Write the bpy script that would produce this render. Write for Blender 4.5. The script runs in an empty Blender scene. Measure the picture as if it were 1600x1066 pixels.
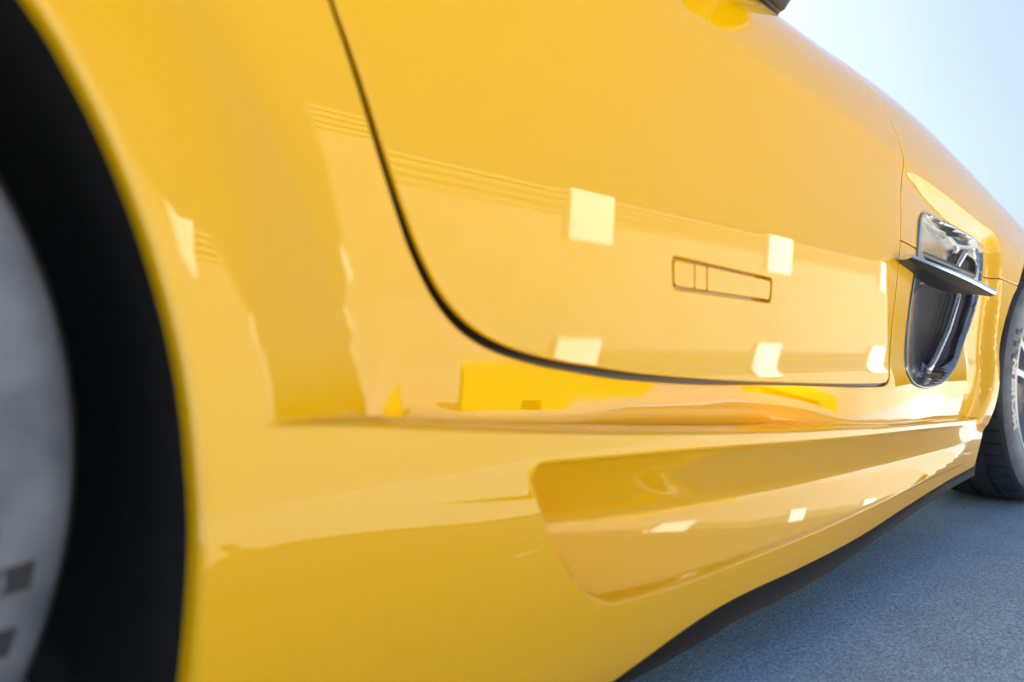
import bpy, bmesh, math, random
import numpy as np
from mathutils import Vector, Matrix, kdtree
from mathutils.geometry import delaunay_2d_cdt
R_ = math.radians
sc = bpy.context.scene
COL = sc.collection
random.seed(3); rs = np.random.default_rng(3)

# ---------------------------------------------------------------- camera, sky, sun, exposure
cam_d = bpy.data.cameras.new('camera'); cam = bpy.data.objects.new('camera', cam_d); COL.objects.link(cam)
CAM_YAW, CAM_ROLL = .78, .02                      # view turned from the car's flank towards its nose
cam_d.sensor_width = 36; cam_d.lens = 27.0
cam_d.clip_start = .02; cam_d.clip_end = 5000
_fw = Vector((math.sin(CAM_YAW), math.cos(CAM_YAW), 0)); _r = Vector((math.cos(CAM_YAW), -math.sin(CAM_YAW), 0)); _u = _r.cross(_fw)
_R = _r*math.cos(CAM_ROLL) + _u*math.sin(CAM_ROLL); _U = -_r*math.sin(CAM_ROLL) + _u*math.cos(CAM_ROLL)
cam.matrix_world = Matrix(((_R.x, _U.x, -_fw.x, 0), (_R.y, _U.y, -_fw.y, -.49), (_R.z, _U.z, -_fw.z, .43), (0, 0, 0, 1)))
cam_d.dof.use_dof = True; cam_d.dof.focus_distance = 1.45; cam_d.dof.aperture_fstop = 3.2
sc.camera = cam
SUN_EL, SUN_AZ = 40.0, 14.0                        # azimuth from +Y (behind the car) towards +X (its nose)
w = bpy.data.worlds.new('World'); sc.world = w; w.use_nodes = True
nt = w.node_tree; bg = nt.nodes['Background']; sky = nt.nodes.new('ShaderNodeTexSky')
sky.sky_type = 'NISHITA'; sky.sun_disc = False
sky.sun_elevation = R_(SUN_EL); sky.sun_rotation = R_(SUN_AZ)
sky.air_density = .85; sky.dust_density = 5.0; sky.ozone_density = 4.0
nt.links.new(sky.outputs[0], bg.inputs[0]); bg.inputs[1].default_value = .066
sun_d = bpy.data.lights.new('sun', 'SUN'); sun_d.energy = 5.0; sun_d.angle = R_(.5); sun_d.color = (1, .93, .82)
sun = bpy.data.objects.new('sun', sun_d); COL.objects.link(sun)
_sd = Vector((math.sin(R_(SUN_AZ))*math.cos(R_(SUN_EL)), math.cos(R_(SUN_AZ))*math.cos(R_(SUN_EL)), math.sin(R_(SUN_EL))))
sun.rotation_euler = _sd.to_track_quat('Z', 'Y').to_euler(); sun.location = (0, 5, 8)
vs = sc.view_settings; vs.view_transform = 'Standard'; vs.look = 'None'; vs.exposure = 2.14; vs.gamma = 1.0; vs.use_curve_mapping = False
sc.render.engine = 'CYCLES'; sc.cycles.max_bounces = 8; sc.cycles.use_denoising = True

# ---------------------------------------------------------------- materials
def new_mat(name, col, rough=.5, metal=0., **kw):
    m = bpy.data.materials.new(name); m.use_nodes = True
    b = m.node_tree.nodes['Principled BSDF']
    b.inputs['Base Color'].default_value = (*col, 1); b.inputs['Roughness'].default_value = rough; b.inputs['Metallic'].default_value = metal
    for k, v in kw.items():
        b.inputs[k.replace('_', ' ')].default_value = v
    return m
def nodes(m): return m.node_tree.nodes, m.node_tree.links, m.node_tree.nodes['Principled BSDF']
def noise_color(m, scale, c1, c2, detail=4, lo=.3, hi=.7, coord='Object'):
    n, l, b = nodes(m)
    tc = n.new('ShaderNodeTexCoord'); no = n.new('ShaderNodeTexNoise'); no.inputs['Scale'].default_value = scale; no.inputs['Detail'].default_value = detail
    cr = n.new('ShaderNodeValToRGB'); e = cr.color_ramp.elements
    e[0].position = lo; e[0].color = (*c1, 1); e[1].position = hi; e[1].color = (*c2, 1)
    l.new(tc.outputs[coord], no.inputs['Vector']); l.new(no.outputs['Fac'], cr.inputs['Fac']); l.new(cr.outputs['Color'], b.inputs['Base Color'])
    return no, cr
def noise_bump(m, scale, strength, dist=.002, detail=6, coord='Object'):
    n, l, b = nodes(m)
    tc = n.new('ShaderNodeTexCoord'); no = n.new('ShaderNodeTexNoise'); no.inputs['Scale'].default_value = scale; no.inputs['Detail'].default_value = detail
    bp = n.new('ShaderNodeBump'); bp.inputs['Strength'].default_value = strength; bp.inputs['Distance'].default_value = dist
    l.new(tc.outputs[coord], no.inputs['Vector']); l.new(no.outputs['Fac'], bp.inputs['Height']); l.new(bp.outputs['Normal'], b.inputs['Normal'])
    return no, bp
PAINT = new_mat('yellow_paint', (.82, .442, .0004), .42, Coat_Weight=1.0, Coat_Roughness=.012, Coat_IOR=1.55, Specular_IOR_Level=.0)
noise_bump(PAINT, 900, .012, .0004, 2)            # faint orange peel in the lacquer
BLACK = new_mat('black_rubber', (.012, .012, .013), .55)
SEAL = new_mat('black_seal', (.01, .01, .012), .35)
LINER = new_mat('liner_plastic', (.022, .022, .024), .8); noise_bump(LINER, 60, .5, .004)
CARBON = new_mat('carbon_fibre', (.02, .022, .026), .6, Specular_IOR_Level=.2)
def carbon_nodes(m):
    n, l, b = nodes(m)
    tc = n.new('ShaderNodeTexCoord'); ck = n.new('ShaderNodeTexChecker'); ck.inputs['Scale'].default_value = 420
    ck.inputs['Color1'].default_value = (.005, .0055, .006, 1); ck.inputs['Color2'].default_value = (.013, .014, .016, 1)
    l.new(tc.outputs['Object'], ck.inputs['Vector']); l.new(ck.outputs['Color'], b.inputs['Base Color'])
carbon_nodes(CARBON)
CHROME = new_mat('satin_chrome', (.30, .295, .29), .14, .9)
SATIN = new_mat('satin_silver', (.66, .66, .67), .24, 1.0)
FINDARK = new_mat('dark_gloss', (.004, .004, .005), .5)
MESHM = new_mat('vent_mesh', (.01, .01, .011), .5)
def mesh_nodes(m):
    n, l, b = nodes(m)
    tc = n.new('ShaderNodeTexCoord'); vo = n.new('ShaderNodeTexVoronoi'); vo.feature = 'DISTANCE_TO_EDGE'; vo.inputs['Scale'].default_value = 190; vo.inputs['Randomness'].default_value = .15
    cr = n.new('ShaderNodeValToRGB'); e = cr.color_ramp.elements
    e[0].position = .10; e[0].color = (.07, .07, .075, 1); e[1].position = .2; e[1].color = (.004, .004, .005, 1)
    bp = n.new('ShaderNodeBump'); bp.invert = True; bp.inputs['Distance'].default_value = .002
    l.new(tc.outputs['Object'], vo.inputs['Vector']); l.new(vo.outputs['Distance'], cr.inputs['Fac']); l.new(cr.outputs['Color'], b.inputs['Base Color'])
    l.new(vo.outputs['Distance'], bp.inputs['Height']); l.new(bp.outputs['Normal'], b.inputs['Normal'])
mesh_nodes(MESHM)
TYRE = new_mat('tyre_rubber', (.05, .052, .056), .55, Specular_IOR_Level=.5)
noise_color(TYRE, 14, (.022, .023, .026), (.045, .046, .049)); noise_bump(TYRE, 160, .25, .001)
SIDEW = new_mat('mottled_sidewall', (.16, .165, .175), .6); noise_color(SIDEW, 16, (.075, .086, .105), (.19, .205, .235)); noise_bump(SIDEW, 120, .2, .001)  # mottled blue-grey, lighter than the tread
LETTER = new_mat('tyre_lettering', (.55, .56, .58), .6)
CHECK = new_mat('tyre_check_print', (.02, .021, .024), .7)
RIM = new_mat('rim_silver', (.40, .40, .41), .3, 1.0)
DISC = new_mat('brake_iron', (.18, .17, .17), .4, 1.0)
GLASS = new_mat('dark_glass', (.01, .012, .014), .03, Coat_Weight=1.0, Coat_Roughness=.0)
ASPH = new_mat('asphalt', (.2, .2, .2), .85)
def asph_nodes(m):
    n, l, b = nodes(m)
    tc = n.new('ShaderNodeTexCoord')
    v = n.new('ShaderNodeTexVoronoi'); v.inputs['Scale'].default_value = 560; v.inputs['Randomness'].default_value = 1
    g = n.new('ShaderNodeTexNoise'); g.inputs['Scale'].default_value = 140; g.inputs['Detail'].default_value = 6; g.inputs['Roughness'].default_value = .75
    a = n.new('ShaderNodeMix'); a.data_type = 'FLOAT'; a.inputs[0].default_value = .62
    sep = n.new('ShaderNodeSeparateColor')
    l.new(tc.outputs['Object'], v.inputs['Vector']); l.new(tc.outputs['Object'], g.inputs['Vector'])
    l.new(v.outputs['Color'], sep.inputs[0]); l.new(sep.outputs[0], a.inputs[2]); l.new(g.outputs['Fac'], a.inputs[3])
    c = n.new('ShaderNodeTexNoise'); c.inputs['Scale'].default_value = 9; c.inputs['Detail'].default_value = 5
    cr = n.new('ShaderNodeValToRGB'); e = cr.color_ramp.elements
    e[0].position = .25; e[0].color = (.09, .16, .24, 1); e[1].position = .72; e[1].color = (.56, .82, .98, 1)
    cr2 = n.new('ShaderNodeValToRGB'); e = cr2.color_ramp.elements
    e[0].position = .3; e[0].color = (.9, .9, .9, 1); e[1].position = .7; e[1].color = (1.06, 1.06, 1.06, 1)
    mx = n.new('ShaderNodeMix'); mx.data_type = 'RGBA'; mx.blend_type = 'MULTIPLY'; mx.inputs['Factor'].default_value = 1
    bp = n.new('ShaderNodeBump'); bp.inputs['Strength'].default_value = .25; bp.inputs['Distance'].default_value = .002
    l.new(tc.outputs['Object'], c.inputs['Vector'])
    l.new(a.outputs[0], cr.inputs['Fac']); l.new(c.outputs['Fac'], cr2.inputs['Fac'])
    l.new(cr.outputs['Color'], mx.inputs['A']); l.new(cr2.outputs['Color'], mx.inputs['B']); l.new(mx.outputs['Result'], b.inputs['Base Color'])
    l.new(a.outputs[0], bp.inputs['Height']); l.new(bp.outputs['Normal'], b.inputs['Normal'])
asph_nodes(ASPH)
WHITE = new_mat('white_render', (.93, .92, .90), .7)
WALL = new_mat('beige_wall', (.32, .32, .30), .85); noise_color(WALL, 1.5, (.24, .24, .225), (.29, .288, .27))
CONC = new_mat('bounce_concrete', (.4, .35, .26), .9); noise_color(CONC, 1.2, (.41, .41, .38), (.49, .49, .455))
WALL2 = new_mat('grey_wall', (.27, .268, .25), .85)
YELLOW = new_mat('yellow_block_paint', (.85, .55, .01), .6)
METAL = new_mat('roof_metal', (.22, .22, .215), .6)

# ---------------------------------------------------------------- helpers
def link(name, me, mat, parent=None):
    o = bpy.data.objects.new(name, me); COL.objects.link(o)
    if mat is not None and not me.materials: me.materials.append(mat)
    if parent is not None: o.parent = parent
    return o
def mesh_from(name, verts, faces, mat, parent=None, smooth=True, normals=None):
    me = bpy.data.meshes.new(name)
    me.from_pydata([tuple(map(float, v)) for v in verts], [], [tuple(map(int, f)) for f in faces]); me.update()
    if smooth: me.polygons.foreach_set('use_smooth', [True]*len(me.polygons))
    if normals is not None: me.normals_split_custom_set_from_vertices([tuple(map(float, n)) for n in normals])
    return link(name, me, mat, parent)
def bm_obj(name, bm, mat, parent=None, smooth=False):
    me = bpy.data.meshes.new(name); bmesh.ops.recalc_face_normals(bm, faces=bm.faces); bm.to_mesh(me); bm.free()
    if smooth: me.polygons.foreach_set('use_smooth', [True]*len(me.polygons))
    return link(name, me, mat, parent)
def add_box(bm, x0, x1, y0, y1, z0, z1, bev=0):
    g = bmesh.ops.create_cube(bm, size=1)['verts']
    for v in g: v.co = Vector(((x0+x1)/2+v.co.x*(x1-x0), (y0+y1)/2+v.co.y*(y1-y0), (z0+z1)/2+v.co.z*(z1-z0)))
    if bev:
        es = {e for v in g for e in v.link_edges}
        bmesh.ops.bevel(bm, geom=list(es), offset=bev, segments=2, affect='EDGES', profile=.5)
def empty(name, loc=(0, 0, 0), parent=None):
    o = bpy.data.objects.new(name, None); COL.objects.link(o); o.location = loc; o.empty_display_size = .1
    if parent is not None: o.parent = parent
    return o
def crom(pts, n=8, closed=False):
    P = np.array(pts, float)
    Q = np.vstack([P[-1:], P, P[:2]]) if closed else np.vstack([2*P[:1]-P[1:2], P, 2*P[-1:]-P[-2:-1]])
    o = []
    for i in range(1, len(Q)-2):
        a, b, c, d = Q[i-1:i+3]
        for t in np.arange(n)/n:
            o.append(.5*((2*b)+(-a+c)*t+(2*a-5*b+4*c-d)*t*t+(-a+3*b-3*c+d)*t**3))
    if not closed: o.append(Q[-2])
    return np.array(o)
def resample(P, step, closed=False):
    P = np.array(P, float)
    if closed: P = np.vstack([P, P[:1]])
    s = np.concatenate([[0], np.cumsum(np.linalg.norm(np.diff(P, axis=0), axis=1))])
    n = max(2, int(round(s[-1]/step)))
    t = np.linspace(0, s[-1], n+1)
    Q = np.stack([np.interp(t, s, P[:, 0]), np.interp(t, s, P[:, 1])], -1)
    return Q[:-1] if closed else Q
def offset_line(P, d):                                # moves an open polyline to its left by d
    P = np.array(P, float); T = np.gradient(P, axis=0); T /= np.linalg.norm(T, axis=1, keepdims=True)+1e-12
    return P + d*np.stack([-T[:, 1], T[:, 0]], -1)
def area(P): return .5*np.sum(P[:, 0]*np.roll(P[:, 1], -1)-np.roll(P[:, 0], -1)*P[:, 1])
def inside(P, pts):
    x, y = pts[:, 0], pts[:, 1]; c = np.zeros(len(pts), bool)
    a = P; b = np.roll(P, -1, axis=0)
    for (x1, y1), (x2, y2) in zip(a, b):
        if y1 == y2: continue
        k = (y1 > y) != (y2 > y)
        if not k.any(): continue
        c ^= k & (x < (x2-x1)*(y-y1)/(y2-y1)+x1)
    return c
def panel(name, outer, holes, mat, parent, height, lines=(), xs=None, dz=.006, step=.004, r=.0015, depth=.022, drop=None):
    """A body panel: everything inside `outer` (X, Z) and outside `holes`, lying on the surface Y = height(X, Z),
    with its edge rolled over by r and turned in by depth."""
    loops = []
    for k, P in enumerate([outer]+list(holes)):
        P = resample(P, step, True)
        if (area(P) > 0) != (k == 0): P = P[::-1]
        loops.append(P)
    B = np.vstack(loops)
    kd = kdtree.KDTree(len(B))
    for i, p in enumerate(B): kd.insert((p[0], p[1], 0), i)
    kd.balance()
    x0, x1 = outer[:, 0].min(), outer[:, 0].max(); z0, z1 = outer[:, 1].min(), outer[:, 1].max()
    g = []
    xx = xs[(xs > x0) & (xs < x1)]
    for x in xx:
        zz = list(np.arange(z0, z1, dz))
        for fn, (xa, xb), offs in lines:
            if xa <= x <= xb:
                zf = fn(x); lo, hi = zf+min(offs)-.002, zf+max(offs)+.002
                zz = [z for z in zz if z < lo or z > hi] + [zf+o for o in offs]
        g += [(x, z) for z in zz]
    g = np.array(g)
    ok = inside(loops[0], g)
    for h in loops[1:]: ok &= ~inside(h, g)
    g = g[ok]
    keep = [kd.find((p[0], p[1], 0))[2] > step*.55 for p in g]
    g = g[np.array(keep)]
    pts = np.vstack([B, g]); edges = []; s = 0
    for P in loops:
        n = len(P); edges += [(s+i, s+(i+1) % n) for i in range(n)]; s += n
    V, E_, Fc, ov, oe, of = delaunay_2d_cdt([Vector(p) for p in pts], edges, [], 0, 1e-7, True)
    V = np.array([(v[0], v[1]) for v in V]); T = np.array([f for f in Fc if len(f) == 3])
    cen = V[T].mean(1); ok = inside(loops[0], cen)
    for h in loops[1:]: ok &= ~inside(h, cen)
    T = T[ok]
    a = V[T]; sg = (a[:, 1, 0]-a[:, 0, 0])*(a[:, 2, 1]-a[:, 0, 1])-(a[:, 2, 0]-a[:, 0, 0])*(a[:, 1, 1]-a[:, 0, 1])
    T[sg < 0] = T[sg < 0][:, ::-1]                    # counter-clockwise in XZ faces -Y
    Y = height(V[:, 0], V[:, 1])
    e = .0006
    fx = (height(V[:, 0]+e, V[:, 1])-height(V[:, 0]-e, V[:, 1]))/(2*e); fz = (height(V[:, 0], V[:, 1]+e)-height(V[:, 0], V[:, 1]-e))/(2*e)
    dZ = drop(V[:, 0], V[:, 1]) if drop else np.zeros(len(V))
    gx = (drop(V[:, 0]+e, V[:, 1])-drop(V[:, 0]-e, V[:, 1]))/(2*e) if drop else dZ
    gz = (drop(V[:, 0], V[:, 1]+e)-drop(V[:, 0], V[:, 1]-e))/(2*e) if drop else dZ
    tx = np.stack([np.ones_like(fx), fx, gx], -1); tz = np.stack([np.zeros_like(fx), fz, 1+gz], -1)
    Nn = np.cross(tx, tz); Nn /= np.linalg.norm(Nn, axis=1, keepdims=True)
    verts = [np.stack([V[:, 0], Y, V[:, 1]+dZ], -1)]; norms = [Nn]; faces = [T]; nv = len(V)
    inv = {}
    for i, l in enumerate(ov):
        for q in l: inv[q] = i
    extra = []
    s = 0
    for P in loops:
        n = len(P); idx = np.array([inv[s+i] for i in range(n)]); s += n
        P = V[idx]
        d = np.roll(P, -1, 0)-np.roll(P, 1, 0); d /= np.linalg.norm(d, axis=1, keepdims=True)+1e-12
        o2 = np.stack([d[:, 1], np.zeros(n), -d[:, 0]], -1)
        nn = Nn[idx]; o3 = o2-nn*(o2*nn).sum(1, keepdims=True); o3 /= np.linalg.norm(o3, axis=1, keepdims=True)+1e-9
        base = verts[0][idx]; prev = idx
        rings = [(R_(30), 0), (R_(60), 0), (R_(90), 0), (R_(90), depth)]
        for th, dep in rings:
            rr = (r(P) if callable(r) else np.full(n, r))[:, None]
            p = base + o3*rr*math.sin(th) - nn*rr*(1-math.cos(th))
            if dep: p[:, 1] += depth(P) if callable(depth) else depth
            q = nn*math.cos(th)+o3*math.sin(th) if dep == 0 else o3
            verts.append(p); norms.append(q); cur = nv+np.arange(n); nv += n
            for i in range(n):
                j = (i+1) % n; extra.append((prev[i], cur[i], cur[j])); extra.append((prev[i], cur[j], prev[j]))
            prev = cur
    # note: loop runs counter-clockwise, ring lies outside it
    faces = [tuple(f) for f in T]+extra
    return mesh_from(name, np.vstack(verts), faces, mat, parent, True, np.vstack(norms))

# ---------------------------------------------------------------- the flank of the car as one smooth surface Y = F(X, Z)
XR,ZR,RR=-.20,.352,.383      # rear wheel centre, arch radius
XF,ZF,RF=2.51,.338,.387      # front
def ip(x,xs,ys): return np.interp(x,xs,ys)
def sip(x,xs,ys):
    # smooth interpolation: average of shifted linear interps (C1-ish)
    w=(np.max(xs)-np.min(xs))*.04
    return sum(np.interp(x+k*w,xs,ys) for k in (-1,-.5,0,.5,1))/5.
def sm(a,b,x):
    t=np.clip((x-a)/(b-a),0,1); return t*t*(3-2*t)
def smin(a,b,k):
    h=np.maximum(k-np.abs(a-b),0)/k
    return np.minimum(a,b)-h*h*k*.25
def _table(zs,gs):
    zz=np.linspace(0,1.4,2801); g=np.interp(zz,zs,gs); Y=np.concatenate([[0],np.cumsum((g[1:]+g[:-1])*.5*(zz[1]-zz[0]))])
    return zz,Y
_dz,_dY=_table([.0,.36,.395,.417,.44,.48,.57,.65,.75,.792,.808,.85,.90,.95,.98,1.02],[.21,.21,.20,.155,.095,.022,0,.02,.05,.06,.27,.36,.58,1.05,1.8,2.6])
_dY-=np.interp(.57,_dz,_dY)
# how far the rocker is set in under the door, smoothed so that its reflections stay clean
_ix=np.linspace(-.5,2.5,3001)
_iy=np.interp(_ix,[.30,.36,.40,.50,.625,.70,.78,.86,.95,1.05,1.15,1.25,1.35,1.42,1.55],[.003,.0034,.006,.0145,.0255,.0288,.0298,.0292,.0265,.0195,.0112,.0040,.0006,0.,0.])
_k=np.exp(-np.linspace(-3,3,181)**2/2); _iy=np.convolve(np.pad(_iy,90,mode='edge'),_k/_k.sum(),mode='valid')
_sz,_sY=_table([.0,.08,.10,.15,.20,.245,.275,.30,.335,.345],[-.6,-.45,-.30,-.20,-.18,-.10,0,.06,.10,.12])
_sY-=np.interp(.27,_sz,_sY)
def zs(X): return sip(X,[-1,.4,.92,1.30,1.55,2.08,2.6,3.2],[.83,.825,.812,.793,.770,.716,.68,.66])   # character crease
def zt(X): return sip(X,[-1,.5,1.15,1.71,2.1,2.6,3.2],[1.0,.985,.955,.945,.90,.825,.71])
def zc(X): return sip(X,[-1,.2,.28,.50,.89,1.4,1.76,2.1],[.385,.383,.374,.351,.325,.300,.285,.275])
SC_T=([.3,.49,.589,.803,.948,1.203,1.788,2.1],[.334,.3265,.323,.315,.308,.297,.274,.262])
SC_B=([.3,.591,.65,.78,.93,1.13,1.39,1.76,2.1],[.19,.174,.166,.163,.164,.165,.167,.174,.178])
def F(X,Z,body=False):
    X=np.asarray(X,float); Z=np.asarray(Z,float)
    # main side: door profile remapped to the local crease and top heights
    a=zs(X); b=zt(X)
    w=sm(.55,.74,Z)
    lo=Z+w*(.80-a)
    hi=.80+(Z-a)*(.15/(b-a))
    Ze=np.where(Z<a,lo,hi)
    base=np.interp(Ze,_dz,_dY)
    base=base+.010*sm(1.15,2.6,X)*0
    # swell round the front arch, and the sunken field round the vent
    rf=np.hypot(X-XF,Z-ZF)
    base=base-.010*sm(.62,.45,rf)*(1-sm(-.05,.05,Z-a))
    p1=a-.004-Z; p2=ip(Z,[.16,.27,.40,.55,.70],[1.915,1.965,2.03,2.095,2.125])-X
    rr=.055
    di=np.where((p1<rr)&(p2<rr), rr-np.hypot(np.maximum(rr-p1,0),np.maximum(rr-p2,0)), np.minimum(p1,p2))
    base=base+.022*sm(0,.034,di)*sm(1.38,1.80,X)*np.where(X<XF,1,0)
    # recess below the door
    c=zc(X)
    base=base+np.maximum(0,c-.015-Z)
    rec=.40
    q=np.clip((rec-Z)/.085,0,1.6)
    base=base+np.where(Z<rec,(.006+.008*sm(.56,.72,X))*q*q,0)
    # the rear quarter and rocker sit a little inboard of the door
    if body:
        tt=np.maximum(0,.475-Z); fade=1-sm(.92,1.30,X)
        base=base+((np.interp(.475,_dz,_dY)-np.interp(np.minimum(Z,.475),_dz,_dY))+.050*tt*sm(0,.04,tt))*fade
        base=base+.004*sm(.74,.56,Z)*sm(.46,.36,X)+np.interp(X,_ix,_iy)*sm(.60,.44,Z)
    # rear flare: crisp where it meets the sill, fading to a soft swell higher up
    rho=np.hypot(X-XR,Z-ZR)
    ang=np.arctan2(Z-ZR,X-XR)
    hi=sm(.05,.75,ang)
    r0=.424-.016*hi; wd=.012+.05*hi; sl=.33-.02*hi
    tt=np.maximum(0,rho-r0)
    ramp_f=sl*np.where(tt<wd,tt*tt/(2*wd),tt-wd/2)
    Y=base
    # sill
    S0=np.interp(np.minimum(Z-.022*sm(.50,.18,X)*sm(.36,.30,Z),.345),_sz,_sY)-.050+.036*sm(.9,2.0,X)+.08*np.maximum(0,Z-.345)+.10*sm(.75,.98,Z)
    xc=np.clip(X,.05,.24); bow=.75*(xc-.172)**2+.102*(.5*(np.clip(X,.24,.42)-.24)*(2-(np.clip(X,.24,.42)-.24)/.18))
    S0=S0+bow
    S0=S0+4*np.maximum(0,.403-rho)**2
    over=np.maximum(0,Z-c+.0035)
    ramp_l=np.where(over<.006,over**2/.006*9,(2*over-.006)*9)
    ramp_f=np.where(X>1.3,9.,ramp_f)
    k=np.minimum(.012,.9*(ramp_f+ramp_l)+1e-6)
    led=S0+smin(ramp_f,ramp_l,k)
    # scoop
    t=sip(X,*SC_T); s=sip(X,*SC_B)
    h=np.maximum(t-s,.02)
    v=np.clip((Z-s)/h,0,1)
    dep=ip(X,[.45,.55,.75,.9,1.4,1.75,1.95],[.075,.068,.054,.045,.029,.011,0.])
    vv=.50
    up=np.clip((1-v)/(1-vv),0,1)          # 0 at top edge,1 at valley
    lw=np.clip(v/vv,0,1)
    prof=np.where(v>vv,1-(1-up)**1.0*1.0,0)
    # slope from -k (upper wall) through valley to + (lower wall)
    U=_sc(v)
    Ysc=np.interp(t,_sz,_sY)-.050+.036*sm(.9,2.0,X)+bow+dep*U
    xl=ip(Z,[.16,.193,.216,.255,.283,.303,.33],[.600,.562,.538,.506,.488,.479,.474])   # rear edge
    dl=(X-xl)*.93
    cr=.022
    dt=t-Z; db=Z-s
    # rounded corner inside distance
    def rc(p,q,r):
        return np.where((p<r)&(q<r), r-np.hypot(np.maximum(r-p,0),np.maximum(r-q,0)), np.minimum(p,q))
    di=np.minimum(rc(dl,dt,.020),rc(dl,db,.028))
    m=sm(-.0005,.0075,di)*(1-sm(1.80,1.95,X))
    led2=led+m*np.maximum(Ysc-led,-.002)
    Y2=smin(Y,np.where(Z<c+.05,led2,led2),.010)
    return Y2+.6*np.maximum(0,X-2.72)**2
_v=np.linspace(0,1,401)
_g=np.interp(_v,[0,.12,.36,.465,.50,.56,.80,.92,1],[1.50,1.30,.86,.52,-.3,-1.35,-1.7,-2.1,-2.8])
_U=np.concatenate([[0],np.cumsum((_g[1:]+_g[:-1])*.5*(_v[1]-_v[0]))]); _U=_U-_U[-1]; 
_sck=_U.max(); _U=_U/_sck
def _sc(v): return np.interp(v,_v,_U)
FB=lambda X,Z: F(X,Z,True)
def gutter(X,Z):
    # the sill's upper edge folds over: its top runs slightly downhill towards the valley
    w=Z-zc(X)
    return -.020*sm(.27,.42,X)*(1-sm(.85,1.15,X))*sm(.0015,.010,w)*sm(.062,.012,w)
def N(X,Z,e=.0008):
    fx=(F(X+e,Z)-F(X-e,Z))/(2*e); fz=(F(X,Z+e)-F(X,Z-e))/(2*e)
    n=np.stack([fx,-np.ones_like(fx),fz],-1); return n/np.linalg.norm(n,axis=-1,keepdims=True)

# ---------------------------------------------------------------- the ground
N_ = 1
ground = mesh_from('asphalt_ground', [(-400, -400, 0), (500, -400, 0), (500, 500, 0), (-400, 500, 0)], [(0, 1, 2, 3)], ASPH, smooth=False)
ground['kind'] = 'structure'
apron = mesh_from('added_bounce_apron', [(-60, -40, .004), (60, -40, .004), (60, -.95, .004), (-60, -.95, .004)], [(0, 1, 2, 3)], CONC, smooth=False)  # unseen sheet added for the bounce and reflection it gives the paint
apron['kind'] = 'structure'

# ---------------------------------------------------------------- the car
car = empty('sports_car', (0, 0, 0))
car['label'] = 'glossy yellow sports car seen low along its flank from the rear wheel forward'; car['category'] = 'car'

gap_rear = np.array([(.2490, .93), (.2530, .86), (.2640, .78), (.2790, .718), (.2959, .6748), (.3098, .6461), (.3254, .612), (.3426, .5719), (.3617, .5302), (.379, .4970), (.4030, .4640), (.4359, .4385), (.4811, .4215), (.5399, .4103), (.5963, .4037), (.6706, .396), (.7695, .3890), (.8715, .3836), (1.0501, .3765), (1.2, .3715), (1.30, .3695), (1.345, .3690), (1.368, .3720), (1.379, .3800)])
gap_front = np.array([(1.388, .40), (1.4133, .4466), (1.4401, .5211), (1.4602, .5969), (1.470, .6676), (1.4715, .7073), (1.4790, .7332), (1.4850, .7594), (1.4830, .8104), (1.4640, .8621), (1.430, .8960), (1.392, .93), (1.36, .965)])
GR = resample(crom(gap_rear, 10), .003); GF = resample(crom(gap_front, 10), .003)
top_of = lambda x: zt(x)+.028
dtop = [(x, top_of(x)) for x in np.linspace(1.345, .262, 60)]
whole = np.vstack([GR, GF])
GRF = resample(whole, .003)
HALF = np.interp(np.arange(len(GRF)), [0, len(GR), len(GR)+25, len(GRF)], [.0038, .0042, .0044, .0042])
def off_var(P, hv):
    T = np.gradient(P, axis=0); T /= np.linalg.norm(T, axis=1, keepdims=True)
    return P+hv[:, None]*np.stack([-T[:, 1], T[:, 0]], -1)
door_edge = off_var(GRF, HALF); body_edge = off_var(GRF, -HALF)
door_poly = np.vstack([door_edge[door_edge[:, 1] < top_of(.3)-.02], np.array(dtop)])

# flush handle: rounded slot and its three plates
hq = np.array([(.7345, .5318), (.9785, .5232), (.9735, .4862), (.7365, .4908)])
def round_poly(q, r, n=6):
    q = np.array(q, float); out = []
    if area(q) < 0: q = q[::-1]
    for i in range(len(q)):
        p, a, b = q[i], q[i-1], q[(i+1) % len(q)]
        rr = r[i] if hasattr(r, '__len__') else r
        u = (a-p)/np.linalg.norm(a-p); v = (b-p)/np.linalg.norm(b-p)
        for t in np.linspace(0, 1, n+1):
            out.append((1-t)**2*(p+u*rr)+2*t*(1-t)*p+t*t*(p+v*rr))
    return np.array(out)
handle_hole = round_poly(hq, .009)
def shrink(q, d):
    q = np.array(q, float)
    if area(q) < 0: q = q[::-1]
    out = []
    for i in range(len(q)):
        p, a, b = q[i], q[i-1], q[(i+1) % len(q)]
        e1 = (p-a)/np.linalg.norm(p-a); e2 = (b-p)/np.linalg.norm(b-p)
        n1 = np.array([-e1[1], e1[0]]); n2 = np.array([-e2[1], e2[0]])
        m = (n1+n2); m /= (m@n1)
        out.append(p+m*d)
    return np.array(out)

XS = [-.95]
while XS[-1] < 3.3:
    x = XS[-1]; XS.append(x + (.014 if x < -.02 else .0035+.0035*max(0, x-.2) if x < 2.2 else .02))
XS = np.array(XS)
o_crease = [-.012, -.008, -.005, -.0035, -.002, -.001, 0, .001, .002, .003, .004, .005, .006, .007, .008, .0095, .011, .013, .016, .020]
o_sharp = [-.010, -.007, -.005, -.0035, -.002, -.0008, .0005, .002, .004]
LINES = [(lambda x: float(zc(x)), (.18, 2.1), o_crease),
         (lambda x: float(sip(x, *SC_T)), (.44, 1.95), [-.012, -.009, -.007, -.0055, -.004, -.003, -.002, -.001, 0, .001, .002, .005]),
         (lambda x: float(sip(x, *SC_B)), (.50, 1.95), [-.004, -.002, -.001, 0, .001, .002, .003, .004, .0055, .007, .009, .012]),
         (lambda x: float(zs(x)), (.3, 2.6), [-.02, -.014, -.010, -.007, -.004, -.001, .002, .005, .008, .012, .018])]
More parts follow.
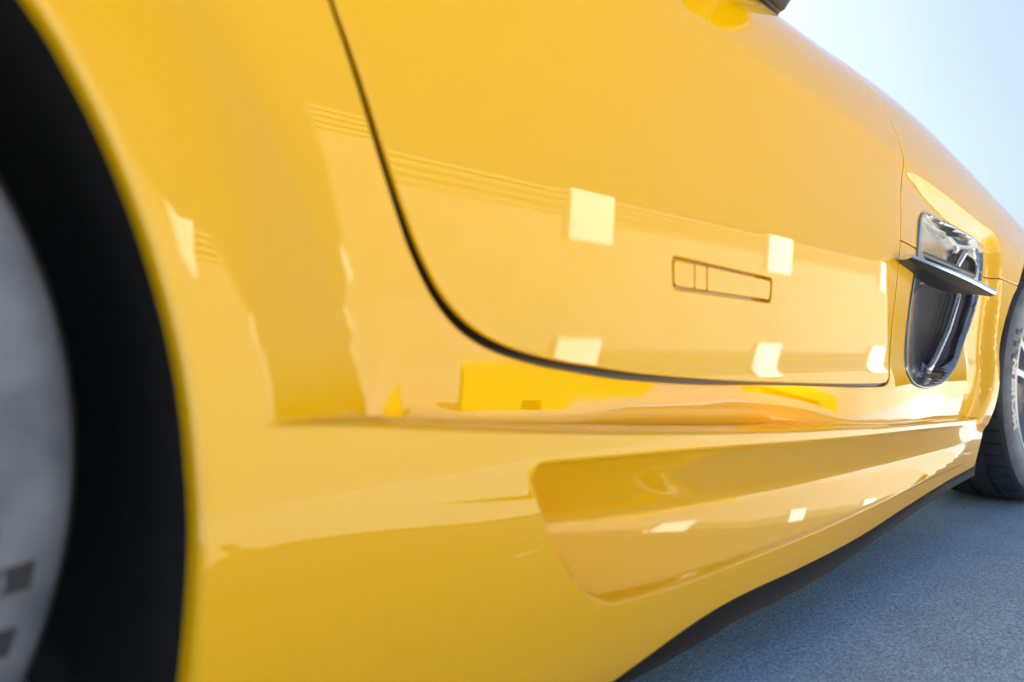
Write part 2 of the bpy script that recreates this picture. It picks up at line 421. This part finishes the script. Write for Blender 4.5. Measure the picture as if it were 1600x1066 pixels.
def DEP(P):                                           # how far a panel's edge is turned in
    x, z = P[:, 0], P[:, 1]; d = np.full(len(P), .022)
    d[(x > .21) & (x < 1.372) & (z > .355)] = .003
    d[(abs(x-.856) < .14) & (abs(z-.51) < .04)] = .016
    d[np.hypot(x-XR, z-ZR) < .42] = .010
    return d
door = panel('door', door_poly, [handle_hole], PAINT, car, F, LINES, XS, r=.0018, depth=DEP)

hd = empty('door_handle', (0, 0, 0), car)
hin = shrink(hq, .0066)
def at(t):                                            # point pair across the handle at fraction t of its length
    a = hin[np.argsort(hin[:, 0])]; L = a[:2][np.argsort(a[:2, 1])]; Rr = a[2:][np.argsort(a[2:, 1])]
    return L[0]+(Rr[0]-L[0])*t, L[1]+(Rr[1]-L[1])*t
def plate(t0, t1, g0, g1, r):
    b0, u0 = at(t0); b1, u1 = at(t1)
    return round_poly([b0+(g0, 0), b1-(g1, 0), u1-(g1, 0), u0+(g0, 0)], r)
T1, T2 = .185, .305
Fh = lambda X, Z: F(X, Z)+.0006
panel('key_cap', plate(0, T1, 0, .0020, [.006, .0015, .0015, .006]), [], PAINT, hd, Fh, (), XS, step=.002, r=.0007, depth=.0134)
panel('handle_spacer', plate(T1, T2, .0018, .0020, .0015), [], PAINT, hd, Fh, (), XS, step=.002, r=.0007, depth=.0134)
panel('handle_grip', plate(T2, 1, .0020, 0, [.0015, .006, .006, .0015]), [], PAINT, hd, Fh, (), XS, step=.002, r=.0007, depth=.0134)
sl = shrink(hq, -.006)
vb = [(x, float(F(x, z))+.0140, z) for x, z in sl]
mesh_from('handle_recess', vb, [(0, 1, 2, 3)], PAINT, hd, smooth=False)

# one sheet behind the door gap
def ribbon(name, line, half, yoff, mat, parent):
    T = np.gradient(line, axis=0); T /= np.linalg.norm(T, axis=1, keepdims=True); n = np.stack([-T[:, 1], T[:, 0]], -1)
    V = []; Fc = []
    for i, p in enumerate(line):
        for k, s in enumerate((-1, -.4, .4, 1)):
            q = p+n[i]*half*s; V.append((q[0], float(FB(p[0], p[1]))+yoff+(.006 if abs(s) == 1 else 0), q[1]))
        if i:
            for k in range(3): Fc.append((4*i-4+k, 4*i-3+k, 4*i+1+k, 4*i+k))
    return mesh_from(name, V, Fc, mat, parent)
ribbon('door_seal', GRF[(GRF[:, 1] < .93) & (GRF[:, 0] < 1.375)][::2], .030, .0055, SEAL, car)
ribbon('door_seal', GRF[(GRF[:, 1] < .90) & (GRF[:, 0] > 1.374)][::2], .010, .016, SEAL, car)

# vent outline
vent_pts = np.array([(1.6001, .6844), (1.6425, .6985), (1.7669, .7010), (1.9033, .6950), (2.018, .6855), (2.0510, .6704), (2.0515, .6444), (2.0334, .5905), (1.9999, .5367), (1.9405, .4700), (1.8594, .4118), (1.778, .3765), (1.6937, .3600), (1.5926, .3575), (1.5153, .3665), (1.4800, .3835), (1.4770, .4073), (1.5025, .4597), (1.5304, .5198), (1.5546, .5694), (1.5718, .6133), (1.5837, .6574)])
VENT = crom(vent_pts, 6, True)
if area(VENT) < 0: VENT = VENT[::-1]

# the flank: rear quarter, rocker, sill and lower wing are one painted skin
rear_arch = crom([(-.58, .285), (-.585, .36), (-.57, .45), (-.53, .55), (-.45, .65), (-.34, .715), (-.21, .737), (-.09, .722), (.01, .678), (.070, .635), (.101, .5969), (.120, .5640), (.1360, .530), (.1505, .492), (.1625, .4522), (.1715, .4127), (.1774, .3688), (.1794, .3285), (.1790, .2822), (.1785, .236), (.177, .19)], 5)
rear_arch = np.array([XR, ZR])+(rear_arch-np.array([XR, ZR]))*1.036
bottom = crom([(.190, .172), (.215, .115), (.30, .075), (.42, .054), (.54, .058), (.62, .071), (.684, .0865), (.748, .1015), (.80, .1105), (.85, .1160), (.92, .1190), (1.05, .1195), (1.28, .1235), (1.54, .1390), (1.80, .1540), (2.000, .1645)], 6)
farch = crom([(2.000, .1665), (2.004, .212), (2.016, .27), (2.055, .396), (2.115, .478), (2.195, .5535), (2.256, .592)], 6)
SEAM_Z = lambda x: .6250+(.5980-.6250)*(x-1.4776)/(2.17-1.4776)
G_ = .0030
be = body_edge[body_edge[:, 1] < .93]
j = np.argmax((be[:, 0] > 1.4) & (be[:, 1] > SEAM_Z(1.4776)-G_))
be_low = be[:j]
seam_lo = [(x, SEAM_Z(x)-G_) for x in np.linspace(1.4665, 2.25, 120)]
quarter_top = [(x, top_of(x)) for x in np.linspace(-.95, .235, 60)]
body_poly = np.vstack([[(-.95, .30), (-.60, .26)], rear_arch, bottom, farch[1:], seam_lo[::-1], be_low[::-1], quarter_top[::-1]])
bigvent = VENT
# the wing's lower skin stops at the vent: drop the seam points that run across it
seam_a = [(x, SEAM_Z(x)-G_) for x in np.linspace(1.4665, 2.25, 160)]
def cut(poly_pts, below):
    return [p for p in poly_pts]
vc = VENT.mean(0)
vlow = VENT[VENT[:, 1] < SEAM_Z(VENT[:, 0])-G_]
vup = VENT[VENT[:, 1] > SEAM_Z(VENT[:, 0])+G_]
def order_arc(P):                                    # arc of the closed outline as one run
    d = np.linalg.norm(np.diff(P, axis=0), axis=1)
    k = np.argmax(d)
    return np.vstack([P[k+1:], P[:k+1]]) if d[k] > .05 else P
vlow = order_arc(vlow); vup = order_arc(vup)
if vlow[0, 0] < vlow[-1, 0]: vlow = vlow[::-1]        # runs from the front end round the bottom to the rear end
if vup[0, 0] > vup[-1, 0]: vup = vup[::-1]            # rear end over the top to the front end
sA = [p for p in seam_a if p[0] < vlow[-1, 0]-.002]; sB = [p for p in seam_a if p[0] > vlow[0, 0]+.002]
body_poly = np.vstack([[(-.95, .30), (-.60, .26)], rear_arch, bottom, farch[1:], sB[::-1], vlow, sA[::-1], be_low[::-1], quarter_top[::-1]])
panel('body_side', body_poly, [], PAINT, car, FB, LINES, XS, r=lambda P: np.where(np.hypot(P[:, 0]-XR, P[:, 1]-ZR) < .43, .0075, .0018), depth=DEP, drop=gutter)

# front wing above the seam and round the arch to the nose
be_up = be[j:]; be_up = be_up[be_up[:, 1] > SEAM_Z(1.4776)+G_]
sA2 = [(x, SEAM_Z(x)+G_) for x in np.linspace(1.4675, vup[0, 0]-.002, 40)]
sB2 = [(x, SEAM_Z(x)+G_) for x in np.linspace(vup[-1, 0]+.002, 2.256, 40)]
arch_top = crom([(2.262, .597), (2.32, .646), (2.39, .690), (2.46, .713), (2.54, .720), (2.64, .704), (2.74, .652), (2.82, .575), (2.87, .48), (2.885, .38), (2.875, .24)], 6)
nose = [(3.2, .22)]
wing_top = [(x, top_of(x)) for x in np.linspace(3.2, 1.372, 90)]
wing_poly = np.vstack([sA2, vup, sB2, arch_top, nose, wing_top, be_up[::-1]])
panel('front_wing', wing_poly, [], PAINT, car, F, LINES, XS, r=.0018)
ribbon('seam_strip', np.array([(x, SEAM_Z(x)) for x in np.linspace(1.46, 2.25, 60) if not (1.56 < x < 2.05)]), .008, .008, SEAL, car)

# ---------------------------------------------------------------- side vent
vent = empty('side_vent', (0, 0, 0), car)
def vfrac(X, Z):
    """0 at the rear edge of the vent, 1 at its front edge."""
    zz = np.clip(Z, .375, .69)
    rear = np.interp(zz, [.375, .407, .46, .519, .568, .613, .657, .685], [1.497, 1.477, 1.503, 1.530, 1.555, 1.572, 1.584, 1.603])
    front = np.interp(zz, [.375, .412, .470, .537, .59, .644, .668, .69], [1.775, 1.859, 1.940, 2.000, 2.033, 2.051, 2.051, 1.97])
    return (X-rear)/(front-rear)
VC = np.vstack([VENT, VENT[:1]])
def vdist(X, Z):
    X = np.asarray(X, float); P = np.stack([X.ravel(), np.asarray(Z, float).ravel()], -1); best = np.full(len(P), 9.)
    for a, b in zip(VC[:-1:1], VC[1::1]):
        ab = b-a; t = np.clip(((P-a)@ab)/(ab@ab+1e-12), 0, 1); best = np.minimum(best, np.linalg.norm(P-a-t[:, None]*ab, axis=1))
    return best.reshape(X.shape)
def dish(X, Z):
    f = vfrac(X, Z); d = vdist(X, Z)
    ramp = .040*np.clip((f-.03)/.72, 0, 1)**1.15*(1-.92*sm(.76, .985, f))
    up = sm(.55, .66, Z)                              # the top narrows to a sloping roof
    ramp = ramp*(1-.35*up)
    return F(X, Z)-.0035*(1-sm(.001, .006, d))+ramp*sm(0, .012, d)
def vx(f, z):
    r = float(np.interp(z, [.375, .407, .46, .519, .568, .613, .657, .685], [1.497, 1.477, 1.503, 1.530, 1.555, 1.572, 1.584, 1.603]))
    q = float(np.interp(z, [.375, .412, .470, .537, .59, .644, .668, .69], [1.775, 1.859, 1.940, 2.000, 2.033, 2.051, 2.051, 1.97]))
    return r+f*(q-r)
def slot(f0, f1, za, zb, n, shape):
    L = [(vx(f0+shape(t)*(f1-f0)*.5, za+(zb-za)*t), za+(zb-za)*t) for t in np.linspace(0, 1, n)]
    Rr = [(vx(f1-shape(t)*(f1-f0)*.3, za+(zb-za)*t), za+(zb-za)*t) for t in np.linspace(0, 1, n)]
    return np.array(L+Rr[::-1])
endr = lambda t: max(0, 1-t/.14)**2*.9+max(0, (t-.9)/.1)**2*.6
mesh_lo = slot(.735, .975, .392, .580, 26, endr)
mesh_up = slot(.66, .965, .590, .652, 16, lambda t: max(0, 1-t/.2)**2*.5+max(0, (t-.6)/.4)**2*.8)
XV = np.arange(1.46, 2.08, .0045)
bez = panel('vent_bezel', VENT, [mesh_lo, mesh_up], CHROME, vent, dish, (), XV, dz=.0045, step=.004, r=.003, depth=.02)
gm = lambda X, Z: dish(X, Z)+.014
def grow(P, d):
    c = P.mean(0); return P+(P-c)/np.linalg.norm(P-c, axis=1, keepdims=True)*d
panel('vent_mesh', grow(mesh_lo, .006), [], MESHM, vent, gm, (), XV, dz=.008, step=.006, r=.001, depth=.002)
panel('vent_mesh', grow(mesh_up, .006), [], MESHM, vent, gm, (), XV, dz=.008, step=.006, r=.001, depth=.002)
# upright divider bars
def tube(name, path, rad, mat, parent, n=10, flat=1.0):
    path = [Vector(p) for p in path]; V = []; Fc = []
    for i, p in enumerate(path):
        t = (path[min(i+1, len(path)-1)]-path[max(i-1, 0)]).normalized()
        a = t.cross(Vector((0, 1, 0))).normalized(); b = t.cross(a)
        rr = rad[i] if hasattr(rad, '__len__') else rad
        for k in range(n):
            an = 2*math.pi*k/n; V.append(p+a*rr*math.cos(an)+b*rr*flat*math.sin(an))
        if i:
            for k in range(n): Fc.append(((i-1)*n+k, (i-1)*n+(k+1) % n, i*n+(k+1) % n, i*n+k))
    Fc.append(tuple(range(n-1, -1, -1))); Fc.append(tuple(range(len(V)-n, len(V))))
    return mesh_from(name, V, Fc, mat, parent)
dv = [(vx(.865-.04*(1-k)**3, .386+.18*k), .386+.18*k) for k in np.linspace(0, 1, 16)]
tube('vent_divider', [(x, float(dish(np.array([x]), np.array([z]))[0])-.004, z) for x, z in dv], .007, SATIN, vent)
dv = [(vx(.80+.06*k*k, .592+.066*k), .592+.066*k) for k in np.linspace(0, 1, 12)]
tube('vent_divider', [(x, float(dish(np.array([x]), np.array([z]))[0])-.003, z) for x, z in dv], .007, SATIN, vent)
# the fin: a wing-shaped blade standing out of the vent
def fin():
    V = []; Fc = []; n = 28; prev = None
    for i in range(n+1):
        t = i/n
        x = 1.432+t*(2.000-1.432)
        z = .5915-.0290*t-.004*math.sin(math.pi*t)
        yo = -.024+.004*(t-.5)-.014*math.sin(math.pi*min(1, t*1.05))
        yi = yo+.010+.052*math.sin(math.pi*min(.97, .04+t*.90))**.8
        h = .0050+.0080*sm(.0, .9, t); dr = .003+.013*math.sin(math.pi*(.06+.84*t))**1.2
        prof = [(yo, z-h*.45), (yo-.0022, z), (yo, z+h*.55), (yo+.010, z+h*.6), (yi, z), (yi, z-dr), (yo+.35*(yi-yo), z-h*.5-dr*.52)]
        V += [(x, y, zz) for y, zz in prof]
        k = len(prof)
        if i:
            for q in range(k): Fc.append(((i-1)*k+q, i*k+q, i*k+(q+1) % k, (i-1)*k+(q+1) % k))
    Fc.append(tuple(range(k))); Fc.append(tuple(range(len(V)-1, len(V)-k-1, -1)))
    o = mesh_from('vent_fin', V, Fc, SATIN, vent, smooth=False)
    o.data.materials.append(FINDARK)
    for p in o.data.polygons:
        if p.index < n*k and (p.index % k) in (4, 5, 6, 3): p.material_index = 1
    return o
fin()

# ---------------------------------------------------------------- carbon skirt under the sill
def skirt():
    xs = np.linspace(.60, 2.03, 90); V = []; Fc = []
    top = np.interp(xs, bottom[:, 0], bottom[:, 1])
    bot = np.interp(xs, [.55, .70, .89, 1.05, 1.2, 1.40, 1.82, 2.03], [.046, .066, .0830, .0830, .085, .100, .127, .137])
    bot = np.minimum(bot, top-.012)
    for i, x in enumerate(xs):
        y0 = float(FB(x, top[i]))
        prof = [(y0+.012, top[i]+.012), (y0+.0035, top[i]+.001), (y0+.005, top[i]-.004), (y0+.008, bot[i]+.006), (y0+.006, bot[i]+.002), (y0+.008, bot[i]), (y0+.16, bot[i]+.004)]
        V += [(x, a, b) for a, b in prof]; k = len(prof)
        if i:
            for q in range(k-1): Fc.append(((i-1)*k+q, i*k+q, i*k+q+1, (i-1)*k+q+1))
    o = mesh_from('side_skirt', V, Fc, CARBON, car)
    m = o.modifiers.new('split', 'EDGE_SPLIT'); m.split_angle = R_(40)
    return o
skirt()

# ---------------------------------------------------------------- wheels
def tyre_mesh():
    prof = [(.246, .012), (.252, .004), (.262, .001), (.276, -.002), (.292, -.003), (.306, -.001), (.316, .003), (.3235, .010), (.329, .019), (.3325, .030), (.3345, .042), (.3355, .056), (.336, .068), (.329, .0695), (.329, .0775), (.336, .079), (.3365, .10), (.3367, .128), (.329, .1295), (.329, .1395), (.3367, .141), (.3365, .17), (.336, .192), (.329, .1935), (.329, .2015), (.336, .203), (.335, .225), (.3315, .245), (.322, .262), (.29, .270), (.25, .262)]
    tread = lambda r, y: .324 < r and .012 < y < .250
    offs = [(0, 0), (.02, 1), (.11, 1), (.13, 0), (.45, 0), (.75, 0)]
    NB = 54; V = []; Fc = []; k = len(prof)
    for b in range(NB):
        for o, dd in offs:
            for r, y in prof:
                a = 2*math.pi*(b+o-(y-.04)*1.4)/NB if tread(r, y) else 2*math.pi*(b+o-( .0))/NB
                rr = r-(.005*dd if tread(r, y) and r > .3295 else 0)
                V.append((rr*math.cos(a), y, rr*math.sin(a)))
    n = len(V)//k
    for i in range(n):
        j = (i+1) % n
        for q in range(k-1): Fc.append((i*k+q, j*k+q, j*k+q+1, i*k+q+1))
    return V, Fc
TV, TF = tyre_mesh()
def bent_text(word, size, r0, mid):
    c = bpy.data.curves.new('tmp', 'FONT'); c.body = word; c.size = size; c.extrude = .0007; c.offset = .0022; c.space_character = 1.08; c.align_x = 'CENTER'; c.resolution_u = 3
    o = bpy.data.objects.new('tmp', c); COL.objects.link(o); dg = bpy.context.evaluated_depsgraph_get(); dg.update()
    me = bpy.data.meshes.new_from_object(o.evaluated_get(dg)); bpy.data.objects.remove(o)
    for v in me.vertices:
        x, y, z = v.co; a = mid-x*1.25/r0; rr = r0+y          # reads clockwise seen from outside, letter tops outward
        v.co = (rr*math.cos(a), float(np.interp(rr, [.262, .276, .292, .306, .316], [.001, -.002, -.003, -.001, .003]))-.0008-z, rr*math.sin(a))
    me.name = 'tyre_lettering'; return me
def checks(mid, n=7, dirn=1):
    V = []; Fc = []
    for i in range(n):
        for row in range(2):
            if (i+row) % 2: continue
            a0 = mid+dirn*i*.058; r0 = .268+row*.021; 
            q = [(r0, a0+.020*row*0), (r0+.019, a0+.020), (r0+.019, a0+.072), (r0, a0+.052)]
            s = len(V)
            V += [(r*math.cos(a), float(np.interp(r, [.262, .276, .292, .306, .316], [.001, -.002, -.003, -.001, .003]))-.0006, r*math.sin(a)) for r, a in q]; Fc.append((s, s+1, s+2, s+3))
    return V, Fc
def wheel(name, x, z, y, scale, text_angles, check_angles, rot, wide=1.0):
    wl = empty(name, (x, y, z), car); wl.scale = (scale, wide, scale)
    t = mesh_from('tyre', TV, TF, TYRE, wl); t.data.materials.append(SIDEW)
    k = 30
    for p in t.data.polygons:
        if p.index % k < 7: p.material_index = 1
    md = t.modifiers.new('split', 'EDGE_SPLIT'); md.split_angle = R_(38)
    for a in text_angles:
        link('tyre_lettering', bent_text('MICHELIN', .030, .279, a), LETTER, wl)
    for a, dr in check_angles:
        V, Fc = checks(a, 7, dr); mesh_from('tyre_check_print', V, Fc, CHECK, wl, smooth=False)
    # rim: lip, barrel and ten slim spokes
    prof = [(.262, .006), (.256, .000), (.248, .002), (.243, .012), (.236, .02), (.228, .06), (.222, .20), (.235, .25)]
    V = []; Fc = []; n = 72
    for i in range(n):
        a = 2*math.pi*i/n
        for r, yy in prof: V.append((r*math.cos(a), yy, r*math.sin(a)))
    k = len(prof)
    for i in range(n):
        j = (i+1) % n
        for q in range(k-1): Fc.append((i*k+q, j*k+q, j*k+q+1, i*k+q+1))
    mesh_from('rim', V, Fc, RIM, wl)
    sp = None
    for i in range(10):
        a = rot+2*math.pi*(i//2)/5+(.17 if i % 2 else -.17)
        if sp is None:
            bm = bmesh.new()
            pts = [(.045, .030, .020, .042), (.14, .0165, .014, .034), (.215, .0140, .006, .028), (.244, .0165, .004, .028)]
            rings = []
            for r, hw, ya, yb in pts:
                rings.append([bm.verts.new((r, yy, h)) for h, yy in ((-hw, yb), (-hw*.55, ya), (hw*.55, ya), (hw, yb))])
            for A, B in zip(rings, rings[1:]):
                for q in range(4): bm.faces.new((A[q], B[q], B[(q+1) % 4], A[(q+1) % 4]))
            bm.faces.new(rings[0]); bm.faces.new(rings[-1][::-1])
            o = bm_obj('spoke', bm, RIM, wl); sp = o.data
        else: o = link('spoke', sp, RIM, wl)
        o.rotation_euler = (0, -a, 0)
    bm = bmesh.new(); bmesh.ops.create_cone(bm, cap_ends=True, segments=32, radius1=.062, radius2=.05, depth=.035, matrix=Matrix.Translation((0, .03, 0)) @ Matrix.Rotation(R_(90), 4, 'X'))
    bm_obj('wheel_hub', bm, RIM, wl)
    bm = bmesh.new(); bmesh.ops.create_cone(bm, cap_ends=True, segments=48, radius1=.19, radius2=.19, depth=.032, matrix=Matrix.Translation((0, .11, 0)) @ Matrix.Rotation(R_(90), 4, 'X'))
    bm_obj('brake_disc', bm, DISC, wl)
    return wl
wheel('wheel', XR, .352, .012, 1.044, [R_(95), R_(275)], [(R_(-30), 1), (R_(150), 1)], .35, 1.2)
steered = wheel('wheel', 2.61, .338, -.018, 1.0, [R_(184), R_(4)], [(R_(146), 1), (R_(-40), 1)], .30)
steered.rotation_euler = (0, 0, R_(-6))                # the front wheels are turned a little
# wheel-well liners and the dark floor
def liner(x, z, rx, rz, y1):
    V = []; Fc = []; n = 48
    for i in range(n+1):
        a = R_(-32)+R_(244)*i/n; c, s = math.cos(a), math.sin(a)
        V += [(x+rx*c, .022, z+rz*s), (x+rx*c*1.01, .05, z+rz*s*1.01), (x+rx*c*1.01, y1, z+rz*s*1.01), (x, y1, z)]
        if i:
            for q in range(3): Fc.append((4*i-4+q, 4*i+q, 4*i+q+1, 4*i-3+q))
    return mesh_from('wheel_arch_liner', V, Fc, LINER, car)
def arch_liner(P, y1):
    c = np.array([XR, ZR]); V = []; Fc = []; n = len(P)
    for i, p in enumerate(P):
        d = (p-c)/np.linalg.norm(p-c); y0 = float(FB(p[0], p[1]))+.0085
        a = p+d*.0060; b = p+d*.016
        V += [(a[0], y0, a[1]), (b[0], y0+.012, b[1]), (b[0], y1, b[1]), (c[0], y1, c[1])]
        if i:
            for q in range(3): Fc.append((4*i-4+q, 4*i+q, 4*i+q+1, 4*i-3+q))
    return mesh_from('wheel_arch_liner', V, Fc, LINER, car)
arch_liner(np.vstack([[(-.57, .20)], rear_arch, [(.186, .15), (.182, .10)]]), .42); liner(XF+.03, ZF, .47, .392, .40)
bm = bmesh.new(); add_box(bm, .24, 1.96, .09, 1.83, .10, .34); add_box(bm, -.9, .235, .43, 1.47, .12, .60); add_box(bm, -.9, -.64, .05, 1.85, .14, .40); bm_obj('underbody', bm, LINER, car)

# ---------------------------------------------------------------- the rest of the shell (far flank, roof, bonnet, tail)
def far_side():
    for o in list(car.children):
        if o.type == 'MESH' and o.name.split('.')[0] in ('body_side', 'door', 'front_wing', 'side_skirt', 'wheel_arch_liner') or o.type == 'EMPTY' and o.name.split('.')[0] == 'wheel':
            c = o.copy(); COL.objects.link(c); c.parent = car; c.scale = (o.scale[0], -o.scale[1], o.scale[2]); c.location = (o.location[0], 1.9-o.location[1], o.location[2])
            c.rotation_euler = (0, 0, o.rotation_euler[2]) if o.type == 'EMPTY' else (0, 0, 0)
            for g in o.children:
                if g.name.startswith('tyre_lettering'): continue
                d = g.copy(); COL.objects.link(d); d.parent = c
def loft(name, sections, mat):
    V = []; Fc = []; k = len(sections[0])
    for i, s in enumerate(sections):
        V += list(s)
        if i:
            for q in range(k-1): Fc.append(((i-1)*k+q, (i-1)*k+q+1, i*k+q+1, i*k+q))
    return mesh_from(name, V, Fc, mat, car)
edgeY = lambda x: float(F(x, top_of(x)))
def deck(x, crown):
    y0 = edgeY(x)+.004; z0 = top_of(x)
    return [(x, y0+(1.9-2*y0)*t, z0+crown*math.sin(math.pi*t)**.6) for t in np.linspace(0, 1, 17)]
loft('tail_deck', [deck(x, .05) for x in np.linspace(-.95, -.80, 4)], PAINT)
loft('bonnet', [deck(x, .05) for x in np.linspace(1.40, 3.2, 20)], PAINT)
roof_z = lambda x: float(np.interp(x, [-.85, -.5, -.1, .2, .5, .8, 1.0, 1.15, 1.30], [.99, 1.08, 1.19, 1.245, 1.27, 1.262, 1.20, 1.09, .955]))
roof_in = lambda x: .10+.30*max(0, min(1, (roof_z(x)-.985)/.27))
def belt(x):
    y0 = edgeY(x)+.06; return y0, top_of(x)-.02
xs = np.linspace(-.85, 1.20, 30)
loft('roof', [[(x, roof_in(x)+(1.9-2*roof_in(x))*t, roof_z(x)+.015*math.sin(math.pi*t)) for t in np.linspace(0, 1, 13)] for x in xs], PAINT)
for s in (0, 1):
    fl = (lambda y: y) if s == 0 else (lambda y: 1.9-y)
    loft('side_window', [[(x, fl(belt(x)[0]+(roof_in(x)-belt(x)[0])*t), belt(x)[1]+(roof_z(x)-belt(x)[1])*t) for t in np.linspace(0, 1, 6)] for x in xs], GLASS)
def cap(x, dx, name):
    y0 = float(F(x, .5)); z1 = top_of(x); S = []
    for t in np.linspace(0, 1, 9):
        q = t*math.pi/2; X = x+dx*math.sin(q); k = 1-.35*(1-math.cos(q))
        S.append([(X, .95-(.95-y0)*k*math.cos(a), .22+(z1-.22)*(1-.3*(1-math.cos(q)))*max(0, math.sin(a))**.35) for a in np.linspace(0, math.pi, 21)])
    loft(name, S, PAINT)
cap(3.2, .42, 'front_bumper'); cap(-.95, -.32, 'rear_bumper')
far_side()
# door mirror, just above the picture
mir = empty('door_mirror', (1.13, .085, 1.0), car)
bm = bmesh.new(); bmesh.ops.create_uvsphere(bm, u_segments=32, v_segments=20, radius=1)
for v in bm.verts:
    x, y, z = v.co; v.co = ((x*.085 if x > 0 else x*.05)+.055, -.115+y*.105*(1-.12*x), .105+z*.062)
bm_obj('mirror_shell', bm, PAINT, mir, True)
bm = bmesh.new()
for (xa, ya, za, hx, hy) in (): pass
A = [bm.verts.new(p) for p in ((-.055, .05, -.012), (.075, .05, -.02), (.075, .02, -.022), (-.055, .02, -.014))]
B = [bm.verts.new(p) for p in ((-.03, -.05, .075), (.045, -.05, .075), (.045, -.075, .06), (-.03, -.075, .06))]
for q in range(4): bm.faces.new((A[q], A[(q+1) % 4], B[(q+1) % 4], B[q]))
bm.faces.new(A[::-1]); bm.faces.new(B); bmesh.ops.bevel(bm, geom=bm.edges[:], offset=.006, segments=2, affect='EDGES')
bm_obj('mirror_foot', bm, SEAL, mir, True)

# ---------------------------------------------------------------- the building across the yard, seen only as reflections in the paint
bld = empty('long_building', (0, -9.5, 0))
bld['label'] = 'long low beige building with white pillars, mirrored in the door paint'; bld['category'] = 'building'
bm = bmesh.new(); add_box(bm, -45, 32, -.9, -.3, 0, 2.72); bm_obj('lower_wall', bm, WALL, bld)
bm = bmesh.new(); add_box(bm, -45, 32, -6, -.45, 0, 3.13); bm_obj('upper_wall', bm, WALL2, bld)
for k in range(4):
    bm = bmesh.new(); add_box(bm, -45, 32, -.50-.02*k, -.425-.02*k, 3.135+.12*k, 3.205+.12*k); bm_obj('roof_rail', bm, METAL, bld)
bm = bmesh.new(); add_box(bm, -45, 32, -6, -.55, 3.132, 3.58); bm_obj('roof_edge', bm, WALL2, bld)
pm = None
for k in range(-5, 4):
    if pm is None:
        bm = bmesh.new(); add_box(bm, -.72, .72, -.60, -.285, 2.725, 3.62, .02); o = bm_obj('pillar_head', bm, WHITE, bld); pm = o.data
    else: o = link('pillar_head', pm, WHITE, bld)
    o.location = (4.0+8.5*k, 0, 0)

# unseen stand-in block, added for the bright yellow reflection in the rocker
blk = empty('added_yellow_block', (2.40, -1.34, 0))
blk.rotation_euler = (0, 0, R_(33)); blk['label'] = 'added unseen yellow block mirrored in the rocker below the door corner'; blk['category'] = 'block'
bm = bmesh.new()
for xa, xb, za, zb in ((-.40, .04, 0, .07), (.13, .24, 0, .07), (-.40, .24, .07, .21)): add_box(bm, xa, xb, -.12, .12, za+(.0005 if za else 0), zb)
bm_obj('block_body', bm, YELLOW, blk)
bm = bmesh.new(); add_box(bm, .041, .129, -.115, .06, .001, .0695); bm_obj('block_dark_inset', bm, BLACK, blk)  # dark box added for the small dark mark in that reflection
